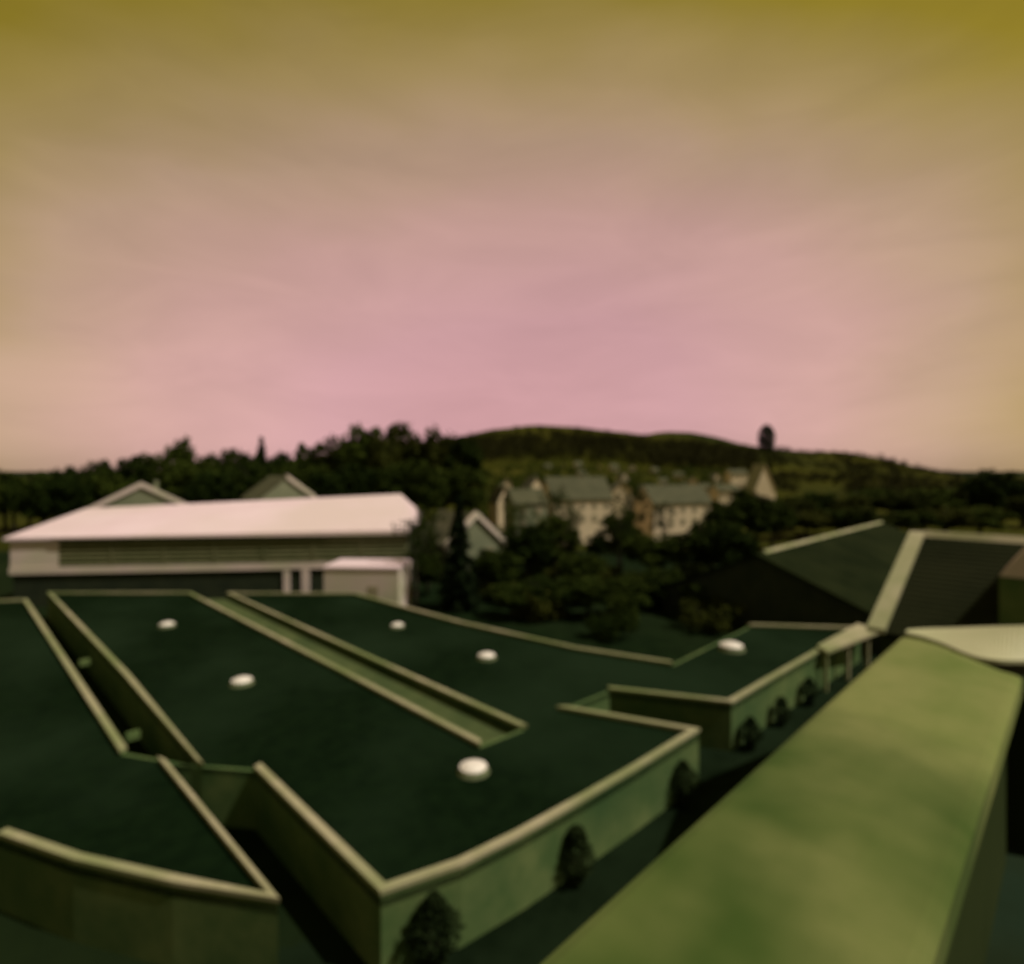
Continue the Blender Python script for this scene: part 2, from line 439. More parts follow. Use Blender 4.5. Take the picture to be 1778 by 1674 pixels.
rt = [(x, y_, z + 0.32) for x, y_, z in rv]
hr = MB().add(rv + rt, [(6, 7, 8, 9), (7, 11, 8), (9, 8, 11, 10), (6, 9, 10), (0, 3, 2, 1), (1, 2, 5), (3, 4, 5, 2), (0, 4, 3), (0, 1, 7, 6), (1, 5, 11, 7), (5, 4, 10, 11), (4, 0, 6, 10)])
hro = hr.build('roof', 'whiteroof', hall)
for k in range(1, 20):
    f = k / 20
    xa, xb = -0.6 + (HL + 1.2) * f, 1.0 + (HL - 3.2) * f
    za, zb = 8.62 + 0.45 * f, 0.32 + HR0 + (HR1 - HR0) * f
    MB().hexa([(xa - 0.04, -0.3, za - 0.02), (xa + 0.04, -0.3, za - 0.02), (xb + 0.04, 13, zb - 0.02), (xb - 0.04, 13, zb - 0.02)],
              [(xa - 0.04, -0.3, za + 0.05), (xa + 0.04, -0.3, za + 0.05), (xb + 0.04, 13, zb + 0.05), (xb - 0.04, 13, zb + 0.05)]).build('roof_seam', 'whiteroof', hro)
MB().box(5.0, HL + 0.3, -0.42, -0.3, 8.45, 8.62).build('gutter', 'whitewall', hall)
for px, z1, wd in ((520, 4.1, 1.0), (486, 3.9, 0.8)):
    d = 73.5
    x = (px - 18) / 694 * HL
    MB().box(x - wd / 2, x + wd / 2, 0.02, 0.32, 0, z1).build('pale_pier', 'whitewall', hall)
# white annex at the hall's right end
ax0, ay0 = at(562, 67.5); ax1, ay1 = at(692, 67.0)
ann = tag(empty('annex', (ax0, ay0, 0), math.atan2(ay1 - ay0, ax1 - ax0)), 'white box annex standing before the right end of the long hall', 'building')
AL = math.hypot(ax1 - ax0, ay1 - ay0)
MB().box(0, AL, 0, 6.0, -0.05, 5.35).build('wall', 'whitewall', ann)
MB().box(-0.12, AL + 0.12, -0.12, 6.12, 5.35, 5.6).build('roof', 'whiteroof', ann)
wf = MB().box(AL - 3.6, AL - 2.4, -0.05, 0.1, 0.9, 3.4).build('window', 'frame', ann)
MB().box(AL - 3.5, AL - 2.5, -0.07, -0.045, 1.0, 3.3).build('pane', 'glass', wf)

# ------------------------------------------------------------------ dark pitched-roof building on the right
pb = tag(empty('pitched_roof_building', (32.8, -4, 0)), 'dark pitched roof with pale verge board beside the courtyard', 'building')
PO = Vector((32.8, -4))
def pbp(mb, name, m, par=None, **k):
    mb.v = [(x - PO.x, y_ - PO.y, z) for x, y_, z in mb.v]
    return mb.build(name, m, par or pb, **k)
ue, ur, uf, v0, v1, ze, zr = 25.3, 32.8, 40.3, 6.0, -18.0, 10.82, 13.92
pbp(MB().add([(ue + .6, v0 - .35, -.05), (uf - .6, v0 - .35, -.05), (uf - .6, v0 - .35, ze - .1), (ur, v0 - .35, zr - .25), (ue + .6, v0 - .35, ze - .1),
              (ue + .6, v1, -.05), (uf - .6, v1, -.05), (uf - .6, v1, ze - .1), (ur, v1, zr - .25), (ue + .6, v1, ze - .1)],
             [(0, 1, 2, 3, 4), (5, 9, 8, 7, 6), (0, 4, 9, 5), (1, 6, 7, 2), (4, 3, 8, 9), (2, 7, 8, 3), (0, 5, 6, 1)]), 'wall', 'blockwall')
def slope(a, b, va, vb, th, dz=0.0):
    (xa, za), (xb, zb) = a, b
    return MB().hexa([(xa, vb, za + dz), (xb, vb, zb + dz), (xb, va, zb + dz), (xa, va, za + dz)],
                     [(xa, vb, za + th + dz), (xb, vb, zb + th + dz), (xb, va, zb + th + dz), (xa, va, za + th + dz)])
nr = 22                                              # courses of tiles step down the slope
pr_roof = pbp(slope((ue, ze - .12), (ur, zr - .12), v0 - .6, v1, .10), 'roof', 'darkroof')
pbp(slope((ur, zr - .12), (uf, ze - .12), v0 - .6, v1, .10), 'roof', 'darkroof')
for k in range(nr):
    a, b = k / nr, (k + 1) / nr + 0.006
    xa, xb = ue + (ur - ue) * a, ue + (ur - ue) * b
    za, zb = ze + (zr - ze) * a, ze + (zr - ze) * b
    pbp(slope((xa, za + .03), (xb, zb - .012), v0 - .6, v1, .02), 'tile_course', 'darkroof', pr_roof)
pbp(slope((ue - .1, ze), (ur, zr), v0, v0 - .6, .16), 'verge', 'coping')
pbp(slope((ur, zr), (uf, ze), v0, v0 - .6, .16), 'verge', 'coping')
pbp(MB().hexa([(ur - .28, v1, zr - .08), (ur + .28, v1, zr - .08), (ur + .28, v0 - .6, zr - .08), (ur - .28, v0 - .6, zr - .08)],
              [(ur - .06, v1, zr + .2), (ur + .06, v1, zr + .2), (ur + .06, v0 - .6, zr + .2), (ur - .06, v0 - .6, zr + .2)]), 'ridge', 'coping')
# dormer with pale gable
dv0, dv1, du, dz0, dze, dza = 2.24, -0.2, 26.8, 11.2, 13.2, 15.0
dvm = (dv0 + dv1) / 2
dm = pbp(MB().box(du, 31.6, dv1, dv0, dz0, dze), 'dormer', 'wall')
pbp(MB().add([(du - .05, dv0, dze), (du - .05, dv1, dze), (du - .05, dvm, dza), (31.8, dv0, dze), (31.8, dv1, dze), (31.8, dvm, dza)],
             [(0, 1, 2), (5, 4, 3), (0, 2, 5, 3), (1, 4, 5, 2), (0, 3, 4, 1)]), 'gable', 'whitewall', dm)

# ------------------------------------------------------------------ long dark-roofed building farther on
lb = tag(empty('long_low_building', (83, 24, 0)), 'long building with a broad dark roof and pale ridge behind the dome roof', 'building')
def lbp(mb, name, m):
    mb.v = [(x - 83, y_ - 24, z) for x, y_, z in mb.v]
    return mb.build(name, m, lb)
lu0, lu1, lve, lvr, lvf, lze, lzr = 60.5, 112.0, 12.2, 24.5, 36.0, 2.9, 8.0
lbp(MB().add([(lu0 + .4, lve + .4, -.05), (lu0 + .4, lvf - .4, -.05), (lu0 + .4, lvf - .4, lze), (lu0 + .4, lvr, lzr - .1), (lu0 + .4, lve + .4, lze),
              (lu1 - .4, lve + .4, -.05), (lu1 - .4, lvf - .4, -.05), (lu1 - .4, lvf - .4, lze), (lu1 - .4, lvr, lzr - .1), (lu1 - .4, lve + .4, lze)],
             [(0, 1, 2, 3, 4), (5, 9, 8, 7, 6), (0, 4, 9, 5), (1, 6, 7, 2), (4, 3, 8, 9), (2, 7, 8, 3), (0, 5, 6, 1)]), 'wall', 'darkwall')
for a, za, b, zb in ((lve, lze, lvr, lzr), (lvr, lzr, lvf, lze)):
    q = [(lu0, a, za), (lu1, a, za), (lu1, b, zb), (lu0, b, zb)]
    lbp(MB().hexa(q, [(x, y_, z + .2) for x, y_, z in q]), 'roof', 'farroof')
lbp(MB().hexa([(lu0 + 2, lvr - .35, lzr + .02), (lu1, lvr - .35, lzr + .02), (lu1, lvr + .35, lzr + .02), (lu0 + 2, lvr + .35, lzr + .02)],
              [(lu0 + 2, lvr - .1, lzr + .34), (lu1, lvr - .1, lzr + .34), (lu1, lvr + .1, lzr + .34), (lu0 + 2, lvr + .1, lzr + .34)]), 'ridge', 'coping')

# ------------------------------------------------------------------ tall block the camera stands on
tb = tag(empty('tall_block', (-10, -6, 0)), 'tall block with broad mossy concrete parapet overlooking the courtyard', 'building')
def tbp(mb, name, m, par=None, **k):
    mb.v = [(x + 10, y_ + 6, z) for x, y_, z in mb.v]
    return mb.build(name, m, par or tb, **k)
tbp(MB().box(-30, 4.75, -14, 0.70, -0.05, 15.05), 'body', 'blockwall')
tbp(MB().box(-30, 4.02, -14, 0.70, 15.05, 15.10), 'terrace', 'deck')
pw = tbp(MB().add([(-30, .28, 15.1), (3.66, .28, 15.1), (4.04, .74, 15.1), (-30, .74, 15.1), (-30, .28, 15.9), (3.66, .28, 15.9), (4.04, .74, 15.9), (-30, .74, 15.9)],
                  [(3, 2, 1, 0), (4, 5, 6, 7), (0, 1, 5, 4), (1, 2, 6, 5), (2, 3, 7, 6), (3, 0, 4, 7)]), 'parapet', 'blockwall')
# coping slab with rounded arrises and a slight crown
cs = []
prof = [(.225, 15.90), (.225, 15.985), (.24, 15.998), (.26, 16.003), (.32, 16.008), (.40, 16.014), (.47, 16.016), (.54, 16.016), (.62, 16.012), (.70, 16.007), (.76, 16.003), (.785, 15.996), (.797, 15.982), (.797, 15.90)]
sl_ = MB()
ENDP = sorted((P(a, b, 16.0)[1], P(a, b, 16.0)[0]) for a, b in ((1566, 1106), (1602, 1114), (1640, 1129), (1668, 1146), (1692, 1158), (1745, 1169)))
us = [-30 + 2 * k for k in range(17)] + [3.0]
for k in range(len(us) + 1):
    for v_, z in prof:
        uu = us[k] if k < len(us) else lerp(ENDP, v_)
        sl_.v.append((uu, v_, z))
np2 = len(prof)
for k in range(len(us)):
    for i in range(np2):
        j = (i + 1) % np2
        sl_.f.append((k * np2 + i, k * np2 + j, (k + 1) * np2 + j, (k + 1) * np2 + i))
sl_.f.append(tuple(range(np2))); sl_.f.append(tuple(len(us) * np2 + i for i in range(np2))[::-1])
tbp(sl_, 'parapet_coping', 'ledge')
# cross parapet at the corner under a bent metal sheet
near = [(1572, 1098), (1605, 1106), (1640, 1118), (1672, 1132), (1700, 1141), (1735, 1146), (1790, 1147), (1900, 1150), (2300, 1170)]
far_ = [(1576, 1093), (1605, 1091), (1640, 1090), (1672, 1089), (1700, 1088), (1735, 1087), (1790, 1086), (1900, 1086), (2300, 1086)]
def dense(pl, m=6):
    o = []
    for i in range(len(pl) - 1):
        p0, p1, p2, p3 = pl[max(0, i - 1)], pl[i], pl[i + 1], pl[min(len(pl) - 1, i + 2)]
        for k in range(m):
            t = k / m
            o.append(tuple(.5 * (2 * p1[c] + (p2[c] - p0[c]) * t + (2 * p0[c] - 5 * p1[c] + 4 * p2[c] - p3[c]) * t * t + (3 * p1[c] - p0[c] - 3 * p2[c] + p3[c]) * t ** 3) for c in (0, 1)))
    return o + [pl[-1]]
near, far_ = dense(near), dense(far_)
sh = MB(); K = len(near)
top, bot = [], []
for xn, yn in near:
    p = P(xn, yn, 15.99); top.append((p[0], p[1], 15.99))
for xf, yf in far_:
    t = min(1, max(0, (xf - 1576) / 260.0))
    zz = 16.0 + 0.13 * t * t * (3 - 2 * t)
    p = P(xf, yf, zz); top.append((p[0], p[1], zz))
vs = top + [(x, y_, z - 0.02) for x, y_, z in top]
fs = [(i, i + 1, K + i + 1, K + i) for i in range(K - 1)] + [(2 * K + i, 3 * K + i, 3 * K + i + 1, 2 * K + i + 1) for i in range(K - 1)]
fs += [(i, 2 * K + i, 2 * K + i + 1, i + 1) for i in range(K - 1)] + [(K + i, K + i + 1, 3 * K + i + 1, 3 * K + i) for i in range(K - 1)]
fs += [(0, K, 3 * K, 2 * K), (K - 1, 3 * K - 1, 4 * K - 1, 2 * K - 1)]
sh.add(vs, fs)
tbp(sh, 'corner_flashing', 'flash')
tbp(MB().add([(3.78, .20, 15.05), (4.62, .20, 15.05), (4.62, .70, 15.05), (4.16, .70, 15.05), (3.78, .20, 15.90), (4.62, .20, 15.90), (4.62, .70, 15.90), (4.16, .70, 15.90)],
             [(3, 2, 1, 0), (4, 5, 6, 7), (0, 1, 5, 4), (1, 2, 6, 5), (2, 3, 7, 6), (3, 0, 4, 7)]), 'corner_wall', 'blockwall')
tbp(MB().box(4.05, 4.62, -14, .20, 15.05, 15.88), 'cross_parapet', 'blockwall')

# ------------------------------------------------------------------ houses
def house(x0, x1, ye, yr, d, label, facing='eave', wall='house', roof='hroof', depth=9.0, yaw=0.0, rows=2, wins=3, chimney=True, verge=None, name='house', group=None, over=0.35):
    w_ = (x1 - x0) / FPX * d
    pxm = (x0 + x1) / 2
    cx, cy = at(pxm, d)
    zb = min(hillz(pxm, d), hillz(pxm, d + depth), hillz(x0, d), hillz(x1, d), 0 if d < 125 else 99) - 0.25
    zb = max(zb, -0.3)
    ze_, zr_ = zpx(ye, d) - zb, zpx(yr, d + (depth / 2 if facing == 'eave' else 0)) - zb
    zr_ = max(zr_, ze_ + 0.8)
    h = tag(empty(name, (cx, cy, zb), math.radians(-45) - math.atan((pxm - CX) / FPX) * 0.6 + yaw + 0.30), label, 'house', group)
    a = w_ / 2
    if facing == 'eave':
        pf = [(-a, 0), (a, 0), (a, depth), (-a, depth)]
        MB().add([(x, y_, -.3) for x, y_ in pf] + [(x, y_, ze_) for x, y_ in pf] + [(-a, depth / 2, zr_ - .1), (a, depth / 2, zr_ - .1)],
                 [(3, 2, 1, 0), (0, 1, 5, 4), (2, 3, 7, 6), (1, 2, 6, 9, 5), (3, 0, 4, 8, 7), (4, 5, 9, 8), (6, 7, 8, 9)]).build('wall', wall, h)
        r = MB()
        sl2 = (zr_ - ze_) / (depth / 2)
        for s in (0, 1):
            ya, yb = (-over, depth / 2) if s == 0 else (depth + over, depth / 2)
            q = [(-a - over, ya, ze_ - sl2 * over), (a + over, ya, ze_ - sl2 * over), (a + over, yb, zr_), (-a - over, yb, zr_)]
            r.hexa(q, [(x, y_, z + .18) for x, y_, z in q])
        ro = r.build('roof', roof, h)
        cpos = (a * 0.4, depth / 2)
    else:
        MB().add([(-a, 0, -.3), (a, 0, -.3), (a, 0, ze_), (0, 0, zr_ - .05), (-a, 0, ze_), (-a, depth, -.3), (a, depth, -.3), (a, depth, ze_), (0, depth, zr_ - .05), (-a, depth, ze_)],
                 [(0, 1, 2, 3, 4), (5, 9, 8, 7, 6), (0, 4, 9, 5), (1, 6, 7, 2), (4, 3, 8, 9), (2, 7, 8, 3), (0, 5, 6, 1)]).build('wall', wall, h)
        r = MB(); sl2 = (zr_ - ze_) / a
        for s in (-1, 1):
            q = [(s * (a + over), -over, ze_ - sl2 * over), (0, -over, zr_), (0, depth + over, zr_), (s * (a + over), depth + over, ze_ - sl2 * over)]
            r.hexa(q, [(x, y_, z + .18) for x, y_, z in q])
        ro = r.build('roof', roof, h)
        if verge:
            for s in ((-1, 1) if verge == 2 else (1,)):
                q = [(s * (a + over + .05), -over - .12, ze_ - sl2 * over - .25), (0, -over - .12, zr_ - .35), (0, -over + .9, zr_ - .35), (s * (a + over + .05), -over + .9, ze_ - sl2 * over - .25)]
                MB().hexa(q, [(x, y_, z + .9) for x, y_, z in q]).build('verge', 'whitewall', ro)
        cpos = (a * 0.3, depth * 0.6)
    if chimney:
        zc = zr_ + 0.7
        MB().box(cpos[0] - .35, cpos[0] + .35, cpos[1] - .35, cpos[1] + .35, zr_ - 1.5, zc).build('chimney', 'housedim', ro)
    hh = ze_
    for rr in range(rows):
        for c in range(wins):
            x = -a + w_ * (c + .5) / wins
            z0 = hh - 2.3 - rr * 2.8
            if z0 < 0.4: continue
            ww, wh = min(1.15, w_ / wins * .5), 1.45
            f = MB().box(x - ww / 2 - .08, x + ww / 2 + .08, -.06, .05, z0 - .08, z0 + wh + .08).build('window', 'frame', h)
            MB().box(x - ww / 2, x + ww / 2, -.08, -.055, z0, z0 + wh).build('pane', 'glass', f)
    return h
house(958, 1066, 866, 829, 128, 'pale three-storey house with grey-green roof above the dark trees', rows=2, wins=5, depth=10)
house(1130, 1242, 873, 843, 134, 'broad pale house with grey-green roof beyond the middle trees', rows=2, wins=5, depth=10, yaw=0.12)
house(916, 951, 851, 829, 190, 'small house with bright gable above the pale three-storey house', 'gable', rows=1, wins=2)
house(1064, 1099, 852, 837, 172, 'small bright house between the two broad pale houses', 'gable', rows=1, wins=2, yaw=-.2)
house(1248, 1285, 852, 842, 185, 'small bright boxy house right of the broad pale houses', rows=1, wins=3, depth=7)
house(1269, 1299, 823, 816, 300, 'pale house low on the hill left of the white steep gable', rows=1, wins=3, wall='house', depth=8)
house(1311, 1347, 848, 806, 215, 'steep pale gabled house below the lone conifer on the hill', 'gable', wall='house', roof='hroofpale', rows=0, wins=1, chimney=False)
house(772, 881, 944, 894, 88, 'gabled shed with bright white verge behind the dark spruce', 'gable', wall='housedim', rows=1, wins=2, verge=2, chimney=False, yaw=0.25, roof='hroof', depth=12)
house(893, 952, 874, 850, 122, 'grey house half hidden by trees beside the gabled shed', wall='housedim', rows=2, wins=2)
house(864, 890, 870, 846, 150, 'narrow house with pale gable behind the grey house', 'gable', rows=1, wins=1)
house(172, 318, 884, 842, 108, 'house with wide pale gable behind the left half of the hall', 'gable', wall='housedim', roof='hroofpale', rows=1, wins=3, verge=2, yaw=-.1)
house(448, 546, 866, 828, 112, 'house with white verge behind the middle of the hall', 'gable', wall='housedim', roof='hroof', rows=1, wins=2, verge=1, chimney=False, yaw=.2)
for i, (px, yy, wpx, d) in enumerate(((953, 812, 11, 380), (979, 811, 10, 400), (1007, 808, 14, 400), (1041, 811, 10, 410), (1068, 812, 13, 390), (1100, 813, 12, 400), (1179, 826, 15, 330), (1246, 828, 14, 320), (1122, 850, 20, 200), (985, 843, 15, 235), (1152, 836, 13, 265), (1204, 835, 16, 255), (1012, 823, 12, 330), (1086, 827, 12, 320), (1226, 846, 14, 225), (882, 838, 13, 245), (1140, 818, 10, 370))):
    house(px - wpx / 2, px + wpx / 2, yy + 1, yy - 6, d, ('tiny pale house in the row at the foot of the hill wood' if d > 360 else 'small pale house scattered on the slope above the broad pale houses'), ('eave', 'gable')[i % 2], rows=1, wins=2, depth=6, chimney=False, group='tiny houses under the hill wood', yaw=random.uniform(-.4, .4))

# ------------------------------------------------------------------ trees
def tube(mb, p0, p1, r0, r1, seg=6):
    p0, p1 = Vector(p0), Vector(p1)
    d = (p1 - p0).normalized(); a = d.orthogonal().normalized(); b = d.cross(a)
    vs = [p0 + (a * math.cos(2 * math.pi * k / seg) + b * math.sin(2 * math.pi * k / seg)) * r0 for k in range(seg)]
    vs += [p1 + (a * math.cos(2 * math.pi * k / seg) + b * math.sin(2 * math.pi * k / seg)) * r1 for k in range(seg)]
    mb.add(vs, [(k, (k + 1) % seg, seg + (k + 1) % seg, seg + k) for k in range(seg)] + [tuple(range(seg, 2 * seg))])
def leaf(mb, rng, c, s):
    n_ = Vector((rng.gauss(0, 1), rng.gauss(0, 1), rng.gauss(0, 1) + .4)).normalized()
    a = n_.orthogonal().normalized(); b = n_.cross(a)
    th = rng.uniform(0, 6.28); a, b = a * math.cos(th) + b * math.sin(th), b * math.cos(th) - a * math.sin(th)
    l, w2 = s * rng.uniform(.7, 1.3), s * rng.uniform(.4, .7)
    mb.add([c - a * l, c - b * w2, c + a * l, c + b * w2], [(0, 1, 2, 3)])
def make_decid(seed, rx=3.2, rz=3.4, zc=6.4, clumps=60, per=70, ls=.30, cr=1.1):
    rng = random.Random(seed)
    t = MB(); c = MB()
    tube(t, (0, 0, -.3), (0.1, 0, 2.2), .34, .24, 8); tube(t, (.1, 0, 2.2), (0, .15, 5.0), .24, .15, 8); tube(t, (0, .15, 5), (.1, .1, 8.6), .15, .03)
    for k in range(9):
        a = k * 2.4 + rng.uniform(-.3, .3); z = 2.3 + k * .6; r = rx * rng.uniform(.55, .85)
        m_ = Vector((math.cos(a) * r * .5, math.sin(a) * r * .5, z + 1.0)); e_ = Vector((math.cos(a) * r, math.sin(a) * r, z + 2.0 + rng.uniform(0, .8)))
        tube(t, (0, .1, z), m_, .12, .07); tube(t, m_, e_, .07, .02)
    for k in range(clumps):
        while True:
            q = Vector((rng.uniform(-1, 1), rng.uniform(-1, 1), rng.uniform(-1, 1)))
            if .25 < q.length < 1: break
        q = q * (.72 + .28 * q.length)
        cc = Vector((q.x * rx, q.y * rx, zc + q.z * rz * (1.0 if q.z > 0 else .85)))
        R_ = cr * rng.uniform(.6, 1.15)
        for _ in range(per):
            o = Vector((rng.gauss(0, 1), rng.gauss(0, 1), rng.gauss(0, .75))).normalized() * R_ * rng.random() ** .45
            leaf(c, rng, cc + o, ls)
    return t, c
def make_spruce(seed):
    rng = random.Random(seed); t = MB(); c = MB()
    tube(t, (0, 0, -.3), (0, 0, 9.8), .26, .03, 8)
    z = .7
    while z < 9.9:
        r = 2.0 * (1 - z / 10.1) ** .85 + .06
        nb = max(5, int(13 * r))
        for k in range(nb):
            a = rng.uniform(0, 6.28); rr = r * rng.uniform(.72, 1.1)
            for j in range(5):
                f = (j + .6) / 5
                leaf(c, rng, Vector((math.cos(a) * rr * f, math.sin(a) * rr * f, z - rr * f * .35 + rng.uniform(-.1, .1))), .3)
        z += .27
    return t, c
def make_shrub(seed, n_=900, wave=.25):
    rng = random.Random(seed); t = MB(); c = MB()
    for k in range(4):
        a = k * 1.6; tube(t, (0, 0, -.2), (math.cos(a) * .25, math.sin(a) * .25, 1.6), .05, .015, 5)
    for _ in range(n_):
        z = rng.random() ** .8; r = .60 * (min(1, .6 + z * 1.2) * (1 - z ** 6) ** .5) * (1 + wave * math.sin(z * 9 + seed)); a = rng.uniform(0, 6.28)
        q = r * rng.random() ** .4
        leaf(c, rng, Vector((math.cos(a) * q, math.sin(a) * q, .1 + z * 2.1)), .09)
    return t, c
def make_bush(seed, n_=1500):
    rng = random.Random(seed); t = MB(); c = MB()
    for k in range(5):
        a = k * 1.3; tube(t, (0, 0, -.2), (math.cos(a) * 1.2, math.sin(a) * 1.2, 1.8), .08, .02, 5)
    for k in range(22):
        a = rng.uniform(0, 6.28); r = 2.0 * rng.random() ** .5; cc = Vector((math.cos(a) * r, math.sin(a) * r, rng.uniform(.5, 2.6) * (1 - .12 * r)))
        for _ in range(n_ // 22):
            o = Vector((rng.gauss(0, 1), rng.gauss(0, 1), rng.gauss(0, .8))).normalized() * .75 * rng.random() ** .45
            leaf(c, rng, cc + o, .19)
    return t, c
class Kind:
    def __init__(s, tc_, leafm):
        t, c = tc_
        s.tm = s.cm = None; s.t, s.c, s.m = t, c, leafm
    def place(s, name, loc, sx, sz, rz, label, cat, group):
        e = tag(empty(name, loc, rz), label, cat, group)
        e.scale = (sx, sx, sz)
        if s.tm is None:
            a = s.t.build('trunk' if cat == 'tree' else 'stem', 'bark', e); b = s.c.build('crown' if cat == 'tree' else 'foliage', s.m, e)
            s.tm, s.cm = a, b
        else:
            for o in (s.tm, s.cm):
                q = o.copy(); COL.objects.link(q); q.parent = e
        return e
DEC = [Kind(make_decid(11), 'leaf'), Kind(make_decid(12, 2.9, 3.7, 6.2), 'leaf'), Kind(make_decid(13, 3.5, 3.1, 6.5), 'leaf')]
OLV = [Kind(make_decid(21, 3.2, 3.4), 'leafolive'), Kind(make_decid(22, 3.0, 3.6), 'leafolive')]
THIN = Kind(make_decid(31, 3.2, 3.5, 6.4, clumps=34, per=26, ls=.2, cr=.9), 'leaf')
SPR = Kind(make_spruce(5), 'needle')
SHR = [Kind(make_shrub(3, 1200, .32), 'needle'), Kind(make_shrub(4, 1000, .22), 'needle'), Kind(make_shrub(9, 1100, .38), 'needle')]
BSH = [Kind(make_bush(6), 'leaf'), Kind(make_bush(8), 'leafolive')]
rng = random.Random(3)
def tree(kind, px, ytop, wpx, d, label, group, name='broadleaf_tree', base_w=6.6, base_h=10.0, cat='tree'):
    x_, y_ = at(px, d)
    zb = max(hillz(px, d), 0.0) if d > 118 else 0.0
    h_ = max(zpx(ytop, d) - zb, 2.0)
    return kind.place(name, (x_, y_, zb - .05), wpx / FPX * d / base_w, h_ / base_h, rng.uniform(0, 6.28), label, cat, group)
# skyline trees on the left
for i, (px, yt, wp, d) in enumerate(((-30, 838, 80, 150), (25, 832, 70, 160), (75, 815, 70, 165), (125, 806, 64, 175), (175, 797, 62, 180), (222, 787, 60, 190), (266, 783, 52, 195),
                                     (352, 787, 60, 195), (400, 775, 56, 200), (432, 784, 44, 195), (485, 783, 56, 200), (535, 766, 46, 205))):
    tree(DEC[i % 3], px, yt, wp, d, 'dark broadleaf tree on the skyline ' + ('beyond the left end of the hall' if px < 160 else 'between the hall and the broad tall tree' if px < 300 else 'between the broad tall tree and the slim conifer' if px < 450 else 'between the slim conifer and the round-headed trees'), 'skyline trees behind the hall')
tree(DEC[1], 311, 758, 48, 190, 'broad tall tree rising above the left skyline trees behind the pale gable', None)
tree(SPR, 454, 760, 34, 200, 'slim pointed conifer among the skyline trees behind the hall', None, 'conifer_tree', 2.4)
for i, (px, yt, wp, d) in enumerate(((580, 760, 70, 205), (632, 734, 84, 205), (703, 732, 78, 210), (760, 744, 70, 212), (803, 754, 62, 215), (668, 756, 60, 200))):
    tree((OLV[0], DEC[0], OLV[1])[i % 3], px, yt, wp, d, 'large round-headed tree where the wood meets the bare hill', 'round trees beside the bare hill')
# lower dark mass behind the hall
for i in range(26):
    px = -20 + i * 33 + rng.uniform(-8, 8)
    tree(DEC[i % 3], px, 828 - (20 if 300 < px else 0) + rng.uniform(-14, 10), 74, rng.uniform(128, 165), 'dark tree in the belt ' + ('beyond the left end of the hall' if px < 160 else 'behind the wide pale gable' if px < 330 else 'between the pale gable house and the white verge house' if px < 440 else 'behind the white verge house' if px < 560 else 'behind the right end of the hall roof' if px < 740 else 'behind the gabled shed'), 'tree belt behind the hall')
# single trees
LONE = Kind(make_shrub(15, 1600, .04), 'needle')
lt = tree(LONE, 1331, 730, 30, 640, 'lone conifer on the bare hilltop', None, 'conifer_tree', 1.3, 2.25)
lt.location.z -= 4.5
tree(SPR, 797, 862, 84, 70, 'tall dark spruce standing right of the white hall', None, 'spruce_tree', 4.0)
tree(THIN, 722, 886, 86, 70.5, 'thin bare-looking tree in front of the hall end', None)
for px, yt, wp, d in ((846, 905, 60, 96), (905, 880, 60, 108), (966, 852, 64, 110), (1098, 850, 66, 114), (742, 872, 70, 82), (1150, 868, 56, 112), (985, 880, 60, 92), (1075, 878, 60, 92), (1255, 868, 66, 112), (1300, 848, 90, 116), (1340, 862, 70, 122)):
    tree(THIN if px in (905, 966, 1098, 742, 1150, 985, 1075) else DEC[int(px) % 3], px, yt - (10 if px in (905, 966, 1098, 985, 1075) else 0), wp, d, {846: 'dark tree at the right side of the gabled shed', 905: 'thin tree in front of the grey house', 742: 'thin tree between the hall end and the tall spruce', 1150: 'thin tree in front of the broad pale house', 985: 'thin tree before the left half of the pale three-storey house', 1075: 'thin tree before the right corner of the pale three-storey house', 966: 'thin tree between the grey house and the pale three-storey house', 1098: 'thin tree in the gap between the two broad pale houses', 1255: 'dark tree at the right end of the broad pale house', 1300: 'wide dark tree below the steep pale gable', 1340: 'dark tree beside the wide one below the steep pale gable'}[px], 'trees between houses and roofs')
for i, (px, yt, wp, d) in enumerate(((742, 958, 60, 78), (860, 950, 90, 76), (915, 905, 90, 84), (965, 892, 80, 92), (1037, 926, 44, 104), (1010, 958, 80, 84), (1078, 890, 76, 96), (1130, 926, 90, 88), (1185, 918, 90, 88), (1235, 900, 84, 86), (1275, 905, 84, 78), (1160, 985, 90, 70), (1090, 1000, 90, 66), (1020, 1000, 90, 66), (950, 1000, 90, 66), (890, 1010, 80, 66), (1225, 1000, 90, 66))):
    tree(DEC[i % 3], px, yt, wp, d, ('small dark tree before the pale three-storey house' if px == 1037 else 'dark leafy tree in the thicket ' + ('beside the tall spruce' if px < 900 else 'below the grey house' if px < 960 else 'below the pale three-storey house' if px < 1100 else 'below the broad pale house') + (', close behind the roof bar' if d < 72 else ', at its back')), 'thicket behind the right roof bar')
for i in range(34):
    px = 830 + i * 14 + rng.uniform(-10, 10); d = rng.uniform(56, 98)
    bx, by = at(px, d)
    if by < 24 and bx > 37: d = 62; bx, by = at(px, d)
    if by < 38 and bx > 59: continue
    BSH[i % 2].place('bush', (bx, by, -.02), rng.uniform(.9, 1.5), rng.uniform(.8, 1.4), rng.uniform(0, 6), 'low ' + ('dark', 'olive')[i % 2] + ' bush in the undergrowth ' + ('near the tall spruce' if px < 930 else 'below the pale three-storey house' if px < 1090 else 'below the broad pale house'), 'bush', 'undergrowth behind the right roof bar')
